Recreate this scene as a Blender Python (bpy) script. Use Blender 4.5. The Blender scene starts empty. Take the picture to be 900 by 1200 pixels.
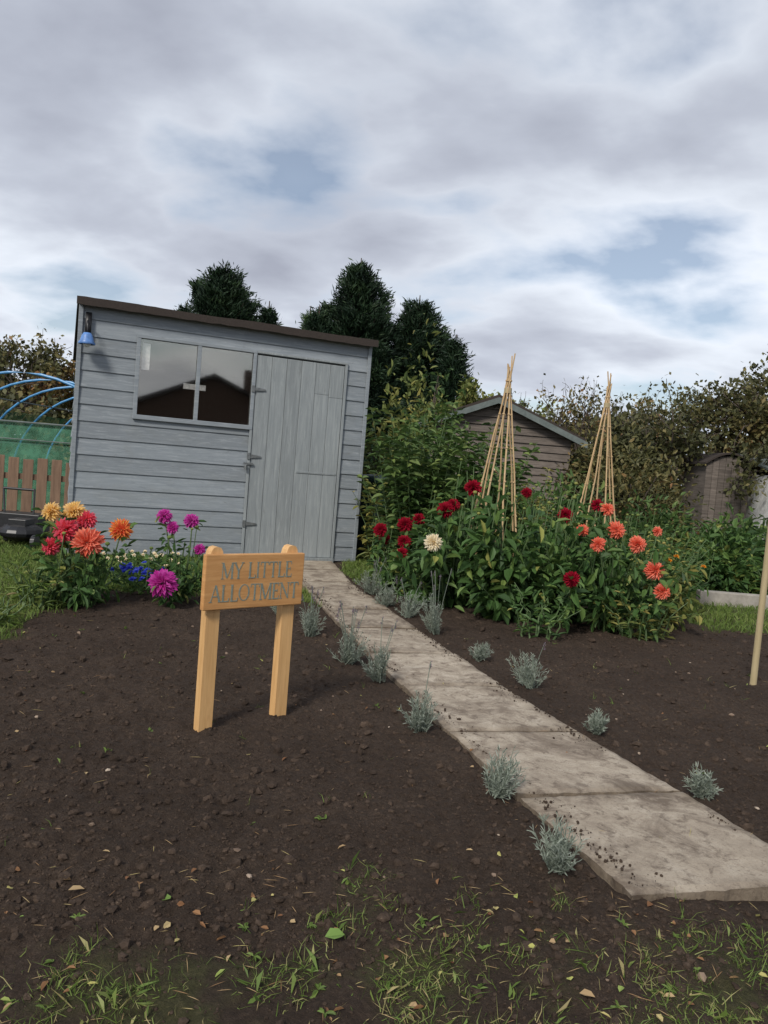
import bpy, math, random
import numpy as np
from mathutils import Matrix, Vector
rng=np.random.default_rng(7); random.seed(7)
scene=bpy.context.scene

# ---------------------------------------------------------------- noise
def _h(ix,iy,s):
    v=np.sin(ix*127.1+iy*311.7+s*74.7)*43758.5453
    return v-np.floor(v)
def vn(x,y,sc,s=0):
    x=np.asarray(x,float)/sc; y=np.asarray(y,float)/sc
    ix=np.floor(x); iy=np.floor(y); fx=x-ix; fy=y-iy
    fx=fx*fx*(3-2*fx); fy=fy*fy*(3-2*fy)
    a=_h(ix,iy,s);b=_h(ix+1,iy,s);c=_h(ix,iy+1,s);d=_h(ix+1,iy+1,s)
    return (a*(1-fx)+b*fx)*(1-fy)+(c*(1-fx)+d*fx)*fy
def sm(e0,e1,x):
    t=np.clip((x-e0)/(e1-e0),0,1); return t*t*(3-2*t)

# ---------------------------------------------------------------- mesh builder
class MB:
    def __init__(s): s.v=[];s.n=0;s.f=[];s.m=[];s.a=[]
    def add(s,v,f,mat=0,var=0.5):
        v=np.asarray(v,float).reshape(-1,3); f=np.asarray(f,int)
        if f.ndim==1: f=f[None]
        s.v.append(v); s.f.append(f+s.n); s.m.append(np.full(len(f),mat))
        s.a.append(np.broadcast_to(np.asarray(var,float),(len(v),)).copy()); s.n+=len(v)
    def build(s,name,mats,smooth=False,parent=None,bevel=0,matrix=None):
        me=bpy.data.meshes.new(name)
        v=np.concatenate(s.v); a=np.concatenate(s.a)
        loops=np.concatenate([f.ravel() for f in s.f]); sizes=np.concatenate([np.full(len(f),f.shape[1]) for f in s.f])
        starts=np.concatenate([[0],np.cumsum(sizes)[:-1]])
        me.vertices.add(len(v)); me.vertices.foreach_set('co',v.ravel().astype(np.float32))
        me.loops.add(len(loops)); me.loops.foreach_set('vertex_index',loops.astype(np.int32))
        me.polygons.add(len(sizes)); me.polygons.foreach_set('loop_start',starts.astype(np.int32))
        me.polygons.foreach_set('material_index',np.concatenate(s.m).astype(np.int32))
        me.polygons.foreach_set('use_smooth',np.full(len(sizes),smooth))
        me.update(calc_edges=True)
        at=me.attributes.new('var','FLOAT','POINT'); at.data.foreach_set('value',a.astype(np.float32))
        for m in mats: me.materials.append(m)
        o=bpy.data.objects.new(name,me); scene.collection.objects.link(o)
        if parent: o.parent=parent
        if matrix is not None: o.matrix_world=matrix
        if bevel:
            b=o.modifiers.new('b','BEVEL'); b.width=bevel; b.segments=2; b.limit_method='ANGLE'
        return o
def nrm(a): return a/np.maximum(np.linalg.norm(a,axis=-1,keepdims=True),1e-9)
BF=[[0,3,2,1],[4,5,6,7],[0,1,5,4],[1,2,6,5],[2,3,7,6],[3,0,4,7]]
def box(mb,lo,hi,mat=0,var=0.5):
    (x0,y0,z0),(x1,y1,z1)=lo,hi
    mb.add([(x0,y0,z0),(x1,y0,z0),(x1,y1,z0),(x0,y1,z0),(x0,y0,z1),(x1,y0,z1),(x1,y1,z1),(x0,y1,z1)],BF,mat,var)
def obox(mb,c,s,ax,mat=0,var=0.5):
    c=np.array(c,float); ax=[np.array(a,float) for a in ax]
    v=[c+sx*s[0]/2*ax[0]+sy*s[1]/2*ax[1]+sz*s[2]/2*ax[2] for sz in(-1,1) for sx,sy in((-1,-1),(1,-1),(1,1),(-1,1))]
    mb.add(v,BF,mat,var)
def prism(mb,poly,y0,y1,mat=0,var=0.5):   # polygon in xz, extruded along y
    n=len(poly); v=[(x,y0,z) for x,z in poly]+[(x,y1,z) for x,z in poly]
    mb.add(v,[[i,(i+1)%n,n+(i+1)%n,n+i] for i in range(n)],mat,var)
    mb.add(v,[list(range(n))[::-1],list(range(n,2*n))],mat,var)
def tube(mb,pts,r,sides=6,mat=0,var=0.5):
    pts=np.asarray(pts,float); k=len(pts); r=np.broadcast_to(np.asarray(r,float),(k,))
    t=nrm(np.gradient(pts,axis=0)); up=np.array([0,0,1.]) if abs(t[0][2])<.9 else np.array([1.,0,0])
    a=nrm(np.cross(t,up)); b=np.cross(t,a)
    th=np.arange(sides)/sides*2*math.pi
    v=(pts[:,None]+r[:,None,None]*(np.cos(th)[None,:,None]*a[:,None]+np.sin(th)[None,:,None]*b[:,None])).reshape(-1,3)
    i=np.arange(k-1)[:,None]*sides; j=np.arange(sides)[None]; j2=(j+1)%sides
    f=np.stack([i+j,i+j2,i+sides+j2,i+sides+j],-1).reshape(-1,4)
    mb.add(v,f,mat,var)
    mb.add(v[:sides],[list(range(sides))[::-1]],mat,var); mb.add(v[-sides:],[list(range(sides))],mat,var)
def leaves(mb,P,D,N,L,W,mat=0,v0=.5,v1=None,curl=.15,fold=.15):
    n=len(P); D=nrm(D); S=nrm(np.cross(D,N)); N2=np.cross(S,D)
    L=np.broadcast_to(L,(n,))[:,None]; W=np.broadcast_to(W,(n,))[:,None]
    if v1 is None: v1=v0
    v0=np.broadcast_to(v0,(n,)); v1=np.broadcast_to(v1,(n,)); vm=(v0+v1)/2
    A=[P, P+D*.35*L+S*.48*W+N2*fold*W, P+D*.75*L+S*.36*W+N2*(fold*W-curl*.4*L), P+D*L-N2*curl*L,
       P+D*.75*L-S*.36*W+N2*(fold*W-curl*.4*L), P+D*.35*L-S*.48*W+N2*fold*W]
    v=np.stack(A,1).reshape(-1,3); b=np.arange(n)[:,None]*6
    f=np.concatenate([b+np.array([[0,1,2,3]]),b+np.array([[0,3,4,5]])])
    mb.add(v,f,mat,np.stack([v0,vm,v1,v1,v1,vm],1).ravel())
def quads(mb,P,D,N,L,W,mat=0,var=.5):
    n=len(P); D=nrm(D); S=nrm(np.cross(D,N)); L=np.broadcast_to(L,(n,))[:,None]; W=np.broadcast_to(W,(n,))[:,None]
    v=np.stack([P,P+D*.45*L+S*W*.5,P+D*L,P+D*.55*L-S*W*.5],1).reshape(-1,3)
    mb.add(v,np.arange(n*4).reshape(-1,4),mat,np.repeat(np.broadcast_to(var,(n,)),4))
def blades(mb,P,D,L,W,mat=0,var=.5):
    n=len(P); D=nrm(D); S=nrm(np.cross(D,rng.normal(size=(n,3))*[1,1,.05])); L=np.broadcast_to(L,(n,))[:,None];W=np.broadcast_to(W,(n,))[:,None]
    side=nrm(rng.normal(size=(n,3))*[1,1,0])
    v=np.stack([P-S*W/2,P+S*W/2,P+D*.55*L+S*W*.35,P+D*.9*L+side*.3*L,P+D*.55*L-S*W*.35],1).reshape(-1,3)
    mb.add(v,np.arange(n*5).reshape(-1,5),mat,np.repeat(np.broadcast_to(var,(n,)),5))
def rdir(n): return nrm(rng.normal(size=(n,3)))
def ball(mb,c,r,mat=0,var=.5,seg=10,rings=6,sc=(1,1,1)):
    v=[];
    for i in range(rings+1):
        ph=math.pi*i/rings
        for j in range(seg):
            th=2*math.pi*j/seg; v.append((c[0]+r*sc[0]*math.sin(ph)*math.cos(th),c[1]+r*sc[1]*math.sin(ph)*math.sin(th),c[2]+r*sc[2]*math.cos(ph)))
    f=[[i*seg+j,(i+1)*seg+j,(i+1)*seg+(j+1)%seg,i*seg+(j+1)%seg] for i in range(rings) for j in range(seg)]
    mb.add(v,f,mat,var)

# ---------------------------------------------------------------- materials
def newmat(name):
    m=bpy.data.materials.new(name); m.use_nodes=True; nt=m.node_tree
    return m,nt,nt.nodes['Principled BSDF'],nt.nodes['Material Output']
def ramp(nt,src,stops):
    r=nt.nodes.new('ShaderNodeValToRGB'); e=r.color_ramp.elements
    while len(e)<len(stops): e.new(.5)
    for k,(p,c) in enumerate(stops): e[k].position=p; e[k].color=(*c,1)
    nt.links.new(src,r.inputs[0]); return r.outputs[0]
def noise(nt,scale,detail=4,rough=.6,vec=None,dist=0):
    n=nt.nodes.new('ShaderNodeTexNoise'); n.inputs['Scale'].default_value=scale; n.inputs['Detail'].default_value=detail
    n.inputs['Roughness'].default_value=rough; n.inputs['Distortion'].default_value=dist
    if vec is not None: nt.links.new(vec,n.inputs['Vector'])
    return n.outputs['Fac']
def ocoord(nt,scale=(1,1,1)):
    t=nt.nodes.new('ShaderNodeTexCoord'); m=nt.nodes.new('ShaderNodeMapping'); m.inputs['Scale'].default_value=scale
    nt.links.new(t.outputs['Object'],m.inputs[0]); return m.outputs[0]
def mix(nt,fac,a,b,mode='MIX'):
    n=nt.nodes.new('ShaderNodeMix'); n.data_type='RGBA'; n.blend_type=mode
    for s,i in((fac,0),(a,6),(b,7)):
        if isinstance(s,(int,float)): n.inputs[i].default_value=s
        elif isinstance(s,tuple): n.inputs[i].default_value=(*s,1)
        else: nt.links.new(s,n.inputs[i])
    return n.outputs[2]
def math_(nt,op,a,b=0.):
    n=nt.nodes.new('ShaderNodeMath'); n.operation=op
    for k,s in enumerate((a,b)):
        if isinstance(s,(int,float)): n.inputs[k].default_value=s
        else: nt.links.new(s,n.inputs[k])
    return n.outputs[0]
def bump(nt,bs,h,strength=.5,dist=.01):
    b=nt.nodes.new('ShaderNodeBump'); b.inputs['Strength'].default_value=strength; b.inputs['Distance'].default_value=dist
    nt.links.new(h,b.inputs['Height']); nt.links.new(b.outputs[0],bs.inputs['Normal'])
def attr(nt,n='var'):
    a=nt.nodes.new('ShaderNodeAttribute'); a.attribute_name=n; return a.outputs['Fac']
def leafmat(name,stops,rough=.55,trans=.25):
    m,nt,bs,out=newmat(name)
    c=ramp(nt,attr(nt),stops); nt.links.new(c,bs.inputs['Base Color']); bs.inputs['Roughness'].default_value=rough
    bs.inputs['Specular IOR Level'].default_value=.3
    if trans>0:
        t=nt.nodes.new('ShaderNodeBsdfTranslucent'); nt.links.new(c,t.inputs[0])
        x=nt.nodes.new('ShaderNodeMixShader'); x.inputs[0].default_value=trans
        nt.links.new(bs.outputs[0],x.inputs[1]); nt.links.new(t.outputs[0],x.inputs[2]); nt.links.new(x.outputs[0],out.inputs[0])
    return m
def plain(name,col,rough=.6,metal=0,nscale=30,amt=.25):
    m,nt,bs,out=newmat(name); n=noise(nt,nscale,5,.6,ocoord(nt))
    d=tuple(c*(1-amt) for c in col); l=tuple(min(1,c*(1+amt)) for c in col)
    nt.links.new(ramp(nt,n,[(.3,d),(.7,l)]),bs.inputs['Base Color']); bs.inputs['Roughness'].default_value=rough; bs.inputs['Metallic'].default_value=metal
    return m
def woodmat(name,dark,light,stretch,scale=1,rough=.75,bstr=.4,bd=.003,extra=None):
    m,nt,bs,out=newmat(name); v=ocoord(nt,stretch)
    n=noise(nt,scale,8,.65,v,.4); c=ramp(nt,n,[(.28,dark),(.72,light)])
    big=noise(nt,2.3,4,.6,ocoord(nt)); c=mix(nt,math_(nt,'MULTIPLY',big,.4),c,tuple(x*.75 for x in dark))
    va=attr(nt); c=mix(nt,1.0,c,ramp(nt,va,[(0,(.84,.84,.84)),(1,(1.12,1.12,1.12))]),'MULTIPLY')
    if extra: c=extra(nt,c)
    nt.links.new(c,bs.inputs['Base Color']); bs.inputs['Roughness'].default_value=rough
    bump(nt,bs,n,bstr,bd); return m

def paint_extra(nt,c):
    n=noise(nt,1,9,.75,ocoord(nt,(5,5,60)),.5)
    c=mix(nt,ramp(nt,n,[(.50,(0,0,0)),(.68,(.6,.6,.6))]),c,(.40,.43,.45))
    w=noise(nt,1,8,.7,ocoord(nt,(9,9,30)),1.)
    c=mix(nt,ramp(nt,w,[(.58,(0,0,0)),(.72,(.6,.6,.6))]),c,(.14,.145,.15))
    k=noise(nt,3.0,7,.65,ocoord(nt,(1,1,1.6)),.6)
    return mix(nt,ramp(nt,k,[(.5,(0,0,0)),(.7,(.35,.35,.35))]),c,(.20,.21,.20))
def paint_extra_v(nt,c):
    n=noise(nt,1,9,.75,ocoord(nt,(45,45,3)),.5)
    c=mix(nt,ramp(nt,n,[(.48,(0,0,0)),(.70,(.65,.65,.65))]),c,(.40,.43,.43))
    w=noise(nt,1,8,.7,ocoord(nt,(25,25,4)),1.)
    return mix(nt,ramp(nt,w,[(.58,(0,0,0)),(.72,(.55,.55,.55))]),c,(.16,.165,.16))
M={}
M['paint']=woodmat('grey_paint_boards',(.20,.226,.25),(.29,.32,.345),(3,3,45),1,extra=paint_extra)
M['door']=woodmat('grey_paint_door',(.215,.238,.248),(.31,.335,.34),(40,40,2.5),1,extra=paint_extra_v)
M['felt']=plain('roof_felt',(.040,.030,.025),.95,nscale=80)
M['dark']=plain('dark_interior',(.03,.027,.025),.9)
M['metal']=plain('hinge_metal',(.20,.21,.21),.5,.6)
M['black']=plain('black_plastic',(.018,.018,.02),.4)
def grain(nt,c):
    n=noise(nt,1,6,.7,ocoord(nt,(4,4,110)),1.2)
    return mix(nt,ramp(nt,n,[(.5,(0,0,0)),(.66,(.55,.55,.55))]),c,(.38,.18,.06))
def grainv(nt,c):
    n=noise(nt,1,6,.7,ocoord(nt,(90,90,4)),1.2)
    return mix(nt,ramp(nt,n,[(.5,(0,0,0)),(.66,(.4,.4,.4))]),c,(.42,.22,.08))
M['signwood']=woodmat('sign_oak',(.50,.235,.075),(.70,.385,.15),(7,7,60),1,.55,.25,.001,grain)
M['postwood']=woodmat('post_oak',(.58,.32,.12),(.78,.49,.22),(60,60,5),1,.55,.25,.001,grainv)
M['letter']=plain('letter_paint',(.20,.235,.20),.6,nscale=120)
M['old']=woodmat('weathered_wood',(.07,.057,.048),(.24,.20,.17),(4,4,50),1,.9,.7,.006)
M['barge']=woodmat('barge_board',(.09,.11,.105),(.19,.22,.21),(8,8,8),1,.8)
M['fence']=woodmat('fence_wood',(.14,.085,.055),(.30,.19,.125),(40,40,4),1,.85)
M['cane']=woodmat('bamboo',(.48,.31,.15),(.68,.50,.28),(30,30,6),1,.5)
M['stake']=woodmat('stake_wood',(.34,.27,.14),(.52,.42,.25),(40,40,4),1,.7)
M['bark']=woodmat('bark',(.045,.035,.027),(.13,.10,.08),(12,12,4),1,.95,.8,.02)
M['blue']=plain('blue_pipe',(.06,.25,.50),.4)
M['white']=plain('white_paint',(.75,.75,.73),.6)
M['bluelamp']=plain('lamp_blue',(.10,.22,.50),.4)
M['concrete']=plain('concrete',(.33,.30,.26),.9,nscale=12)
M['brick']=plain('brick',(.10,.065,.05),.9,nscale=20)
M['tile']=plain('roof_tile',(.035,.030,.03),.9)
M['bin']=plain('bin_green',(.012,.035,.03),.5)
m,nt,bs,out=newmat('window_glass')
g=nt.nodes.new('ShaderNodeBsdfGlossy'); g.inputs['Roughness'].default_value=.03; g.inputs['Color'].default_value=(.85,.81,.72,1)
t=nt.nodes.new('ShaderNodeBsdfTransparent'); x=nt.nodes.new('ShaderNodeMixShader'); x.inputs[0].default_value=.24
nt.links.new(t.outputs[0],x.inputs[1]);nt.links.new(g.outputs[0],x.inputs[2]);nt.links.new(x.outputs[0],out.inputs[0]); M['glass']=m
m,nt,bs,out=newmat('green_netting')
t=nt.nodes.new('ShaderNodeBsdfTransparent'); x=nt.nodes.new('ShaderNodeMixShader')
bs.inputs['Base Color'].default_value=(.09,.28,.17,1)
f=ramp(nt,noise(nt,6,5,.6,ocoord(nt)),[(.35,(.25,.25,.25)),(.65,(.7,.7,.7))])
nt.links.new(f,x.inputs[0]); nt.links.new(t.outputs[0],x.inputs[1]);nt.links.new(bs.outputs[0],x.inputs[2]);nt.links.new(x.outputs[0],out.inputs[0]); M['net']=m
# soil / ground
def soil_color(nt):
    v=ocoord(nt)
    a=ramp(nt,noise(nt,75,9,.78,v),[(.25,(.030,.020,.014)),(.5,(.068,.047,.034)),(.78,(.135,.097,.072))])
    b=noise(nt,2.2,5,.65,v)
    a=mix(nt,ramp(nt,b,[(.40,(.45,.45,.45)),(.6,(0,0,0))]),a,(.034,.023,.017))
    sp=ramp(nt,noise(nt,210,2,.5,v),[(.68,(0,0,0)),(.75,(.6,.6,.6))])
    return mix(nt,sp,a,(.20,.15,.10)),v
m,nt,bs,out=newmat('soil'); c,v=soil_color(nt); c=mix(nt,1.0,c,ramp(nt,attr(nt),[(0,(.7,.7,.7)),(1,(1.2,1.2,1.2))]),'MULTIPLY')
nt.links.new(c,bs.inputs['Base Color']); bs.inputs['Roughness'].default_value=.95
bs.inputs['Specular IOR Level'].default_value=.2
bump(nt,bs,noise(nt,150,8,.75,v),.8,.006); M['soil']=m
m,nt,bs,out=newmat('ground'); c,v=soil_color(nt)
gc=ramp(nt,noise(nt,45,8,.75,v),[(.3,(.035,.033,.014)),(.5,(.070,.074,.027)),(.7,(.14,.125,.06))])
c=mix(nt,attr(nt,'var'),c,gc); nt.links.new(c,bs.inputs['Base Color']); bs.inputs['Roughness'].default_value=.95
bs.inputs['Specular IOR Level'].default_value=.2
h=math_(nt,'ADD',noise(nt,100,10,.8,v),math_(nt,'MULTIPLY',noise(nt,34,5,.65,v),1.4)); bump(nt,bs,h,1.0,.015); M['ground']=m
# slabs
m,nt,bs,out=newmat('paving_slab'); v=ocoord(nt)
a=ramp(nt,noise(nt,9,8,.7,v),[(.25,(.26,.21,.16)),(.5,(.42,.355,.275)),(.75,(.56,.49,.395))])
a=mix(nt,ramp(nt,noise(nt,4.5,9,.72,v,.9),[(.48,(0,0,0)),(.62,(.8,.8,.8))]),a,(.17,.13,.095))
a=mix(nt,ramp(nt,noise(nt,16,9,.75,v,.5),[(.52,(0,0,0)),(.62,(.75,.75,.75))]),a,(.135,.10,.072))
a=mix(nt,ramp(nt,noise(nt,110,5,.7,v),[(.55,(0,0,0)),(.68,(.6,.6,.6))]),a,(.15,.115,.085))
a=mix(nt,1.0,a,ramp(nt,attr(nt),[(0,(.50,.46,.42)),(1,(1.1,1.1,1.1))]),'MULTIPLY')
nt.links.new(a,bs.inputs['Base Color']); bs.inputs['Roughness'].default_value=.88; bump(nt,bs,noise(nt,60,9,.78,v),.8,.008); M['slab']=m
# plants
M['grass']=leafmat('grass_blade',[(0,(.07,.115,.022)),(.5,(.14,.21,.045)),(.8,(.23,.28,.08)),(1,(.42,.35,.17))])
M['dah']=leafmat('dahlia_leaf',[(0,(.030,.066,.020)),(.5,(.072,.145,.040)),(.85,(.14,.22,.055)),(1,(.30,.30,.08))])
M['stem']=plain('green_stem',(.08,.13,.045),.6)
M['green']=leafmat('shrub_leaf',[(0,(.032,.062,.020)),(.6,(.085,.150,.042)),(1,(.19,.25,.07))])
M['yell']=leafmat('yellowing_leaf',[(0,(.07,.10,.028)),(.5,(.17,.20,.055)),(1,(.36,.31,.09))])
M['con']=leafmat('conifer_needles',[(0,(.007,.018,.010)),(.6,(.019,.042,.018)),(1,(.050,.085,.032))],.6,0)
M['aut']=leafmat('autumn_leaf',[(0,(.05,.055,.024)),(.4,(.115,.115,.044)),(.8,(.21,.17,.065)),(1,(.29,.16,.07))])
M['lav']=leafmat('lavender_leaf',[(0,(.15,.18,.14)),(.5,(.27,.31,.25)),(1,(.46,.50,.43))],.8)
M['lavf']=leafmat('lavender_flower',[(0,(.13,.10,.14)),(1,(.25,.19,.24))],.8)
M['dead']=leafmat('fallen_leaf',[(0,(.16,.07,.035)),(.4,(.32,.17,.08)),(.7,(.50,.37,.20)),(.92,(.50,.50,.15)),(1,(.2,.32,.08))],.7)
def pet(n,a,b,c): return leafmat(n,[(0,a),(.5,b),(1,c)],.5,.3)
M['p_red']=pet('petal_crimson',(.10,.003,.01),(.30,.006,.022),(.44,.015,.045))
M['p_cor']=pet('petal_coral',(.70,.10,.04),(.82,.19,.11),(.87,.34,.24))
M['p_yel']=pet('petal_peach_yellow',(.85,.50,.08),(.87,.62,.22),(.88,.66,.38))
M['p_pnk']=pet('petal_red_pink',(.75,.15,.06),(.77,.08,.12),(.80,.20,.28))
M['p_ory']=pet('petal_orange_tipped_yellow',(.80,.12,.03),(.82,.17,.08),(.87,.60,.14))
M['p_mag']=pet('petal_magenta',(.35,.01,.18),(.58,.04,.36),(.70,.16,.54))
M['p_wht']=pet('petal_cream',(.80,.55,.22),(.86,.75,.52),(.88,.83,.70))
M['p_org']=pet('petal_orange',(.75,.25,.01),(.80,.32,.02),(.82,.42,.05))
M['p_blu']=pet('petal_blue',(.03,.05,.40),(.05,.08,.60),(.15,.2,.7))

# ---------------------------------------------------------------- ground
PL=[(.67,1.79),(.48,2.31),(.305,2.85),(.14,3.42),(-.03,3.97),(-.19,4.52),(-.36,5.07),(-.50,5.60),(-.64,6.12),(-.98,6.68),(-1.08,7.20)]
PR=[(1.24,1.92),(1.05,2.46),(.84,2.98),(.63,3.53),(.45,4.10),(.27,4.66),(.10,5.20),(-.06,5.73),(-.22,6.26),(-.34,6.88),(-.46,7.46)]
PC=np.array([((a[0]+b[0])/2,(a[1]+b[1])/2) for a,b in zip(PL,PR)])
def pathmask(x,y):
    xc=np.interp(y,PC[:,1],PC[:,0]); w=np.interp(y,[1.8,3,5.7,6.6,7.4],[.31,.27,.22,.30,.30])
    return (1-sm(w-.03,w+.03,np.abs(x-xc)))*sm(1.80,1.90,y)*(1-sm(7.45,7.5,y))
def soilmask(x,y):
    n=vn(x,y,.22,3)-.5+.6*(vn(x,y,.07,4)-.5)
    yn=1.50+.15*x
    a=sm(-.10,.16,(y-yn)+.40*n)
    xc=np.interp(y,PC[:,1],PC[:,0])
    left=sm(-1.92,-1.78,x+.25*n)*(1-sm(5.05,5.25,y+.3*n))
    rb=np.where(x<2.35,7.6,5.6)
    right=(1-sm(rb-.1,rb+.1,y+.3*n))*(1-sm(5.5,5.7,x))
    return a*np.where(x<xc,left,right)
def gh(x,y):
    s=soilmask(x,y)
    b=.024*(vn(x,y,.30,11)-.5)
    c=np.abs(vn(x,y,.07,12)-.5)*.020-.005
    d=.014*(vn(x,y,.030,13)-.5)+.011*(vn(x,y,.016,14)-.5)
    z=s*(b+c+d+.012)+(1-s)*(.014*(vn(x,y,.2,15)-.5)+.010*(vn(x,y,.04,16)-.5)+.006*(vn(x,y,.018,17)-.5))
    p=pathmask(x,y)
    fade=1-sm(12,25,np.hypot(x,y))
    return (z*(1-p)-.02*p)*fade
gx=np.concatenate([-np.geomspace(3.2,900,34)[::-1],np.arange(-3.15,-1.3,.018),np.arange(-1.3,1.7,.0082),np.arange(1.7,3.6,.018),np.geomspace(3.6,900,34)])
ys=[1.0]
while ys[-1]<6: ys.append(ys[-1]+.0050*ys[-1]+.0015)
gy=np.concatenate([-np.geomspace(.5,900,20)[::-1],np.linspace(-.4,.97,14),ys,np.geomspace(6.1,900,70)])
X,Y=np.meshgrid(gx,gy); Z=gh(X,Y); nx=len(gx); ny=len(gy)
near=1-sm(2.2,3.0,Y)
gv=(1-soilmask(X,Y))*(1-near*(1-sm(.40,.70,.6*vn(X,Y,.15,51)+.4*vn(X,Y,.05,52))*.7))
mb=MB(); i=np.arange(ny-1)[:,None]*nx; j=np.arange(nx-1)[None]
mb.add(np.stack([X,Y,Z],-1).reshape(-1,3),np.stack([i+j,i+j+1,i+nx+j+1,i+nx+j],-1).reshape(-1,4),0,gv.ravel())
mb.build('ground',[M['ground']],True)

# clods and pebbles
phi=(1+5**.5)/2
IV=nrm(np.array([(-1,phi,0),(1,phi,0),(-1,-phi,0),(1,-phi,0),(0,-1,phi),(0,1,phi),(0,-1,-phi),(0,1,-phi),(phi,0,-1),(phi,0,1),(-phi,0,-1),(-phi,0,1)],float))
IF=np.array([(0,11,5),(0,5,1),(0,1,7),(0,7,10),(0,10,11),(1,5,9),(5,11,4),(11,10,2),(10,7,6),(7,1,8),(3,9,4),(3,4,2),(3,2,6),(3,6,8),(3,8,9),(4,9,5),(2,4,11),(6,2,10),(8,6,7),(9,8,1)])
def rocks(name,x,y,size,mat,flat=.7,sink=.2):
    n=len(x); z=gh(x,y); mbb=MB()
    V=IV[None]*(1+rng.uniform(-.32,.32,(n,12,1)))*(rng.uniform(.65,1.25,(n,1,3)))
    a=rng.uniform(0,6.28,n); ca,sa=np.cos(a)[:,None],np.sin(a)[:,None]
    V=np.stack([V[...,0]*ca-V[...,1]*sa,V[...,0]*sa+V[...,1]*ca,V[...,2]*flat],-1)*size[:,None,None]
    V+=np.stack([x,y,z+size*sink],-1)[:,None]
    mbb.add(V.reshape(-1,3),(np.arange(n)[:,None,None]*12+IF[None]).reshape(-1,3),0,np.repeat(rng.random(n),12))
    return mbb.build(name,[mat],False)
n=52000; y=1.12*np.exp(rng.random(n)**1.15*1.6); x=rng.uniform(-.75,.75,n)*y+.1*y
k=(rng.random(n)<soilmask(x,y)*1.1+.15)&(pathmask(x,y)<.1); x,y=x[k],y[k]
sz=.0016*np.exp(rng.exponential(.42,len(x))); sz=np.minimum(sz,.0125)*(0.8+.2*y)
rocks('soil_clods',x,y,sz,M['soil'],.75,.15)
# crumbs of soil drifted along the slab edges
n=2600; y=rng.uniform(1.82,6.5,n); s=rng.choice([-1,1],n); x=np.interp(y,PC[:,1],PC[:,0])+s*np.interp(y,[1.8,3,5.7],[.285,.255,.215])*rng.power(8,n)
k=vn(x,y,.16,61)>.42; x,y=x[k],y[k]; n=len(x)
mbx=MB()
V=IV[None]*(1+rng.uniform(-.3,.3,(n,12,1)))*(.0012+.0045*rng.random((n,1,1))**4); V+=np.stack([x,y,np.full(n,.024)],-1)[:,None]
mbx.add(V.reshape(-1,3),(np.arange(n)[:,None,None]*12+IF[None]).reshape(-1,3)); mbx.build('soil_crumbs',[M['soil']])
n=90; y=rng.uniform(1.3,4.5,n); x=rng.uniform(-.6,.65,n)*y; k=(pathmask(x,y)<.1); x,y=x[k],y[k]
mp=leafmat('pebble_stone',[(0,(.13,.09,.065)),(.5,(.25,.18,.13)),(1,(.45,.37,.29))],.8,0)
rocks('pebbles',x,y,.004+.009*rng.random(len(x))**3,mp,.6,.4)

# ---------------------------------------------------------------- path
mb=MB()
for k in range(len(PL)-1):
    g=.010
    a=np.array([PL[k],PR[k],PR[k+1],PL[k+1]],float); c=a.mean(0)
    a=a+(c-a)/np.linalg.norm(c-a,axis=1,keepdims=True)*g
    N=26; u=np.linspace(0,1,N); U,Vv=np.meshgrid(u,u)
    B=(a[0]*((1-U)*(1-Vv))[...,None]+a[1]*(U*(1-Vv))[...,None]+a[2]*(U*Vv)[...,None]+a[3]*((1-U)*Vv)[...,None])
    edge=np.minimum(np.minimum(U,1-U),np.minimum(Vv,1-Vv))
    jit=(edge<.01)[...,None]*(rng.uniform(-.0035,.0035,B.shape)); B=B+jit
    tilt=rng.uniform(-.003,.003,3)
    Z=.023+tilt[0]+tilt[1]*(U-.5)*2+tilt[2]*(Vv-.5)*2+.004*(vn(B[...,0],B[...,1],.09,40)-.5)-np.where(edge<.01,.005,0)
    T=np.concatenate([B,Z[...,None]],-1).reshape(-1,3); ii=np.arange(N-1)[:,None]*N; jj=np.arange(N-1)[None]
    base=rng.uniform(.7,1); var=base*(sm(-.05,.13,edge+.16*(vn(B[...,0],B[...,1],.06,71)-.45))*.85+.15)
    mb.add(T,np.stack([ii+jj,ii+jj+1,ii+N+jj+1,ii+N+jj],-1).reshape(-1,4),0,var.ravel())
    ring=[j for j in range(N)]+[N*r+N-1 for r in range(1,N)]+[N*(N-1)+j for j in range(N-2,-1,-1)]+[N*r for r in range(N-2,0,-1)]
    R=T[ring]; R2=R.copy(); R2[:,2]=-.04; nn=len(ring)
    mb.add(np.concatenate([R,R2]),[[q,nn+q,nn+(q+1)%nn,(q+1)%nn] for q in range(nn)],0,.05)
mb.build('garden_path',[M['slab']],False)

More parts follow.
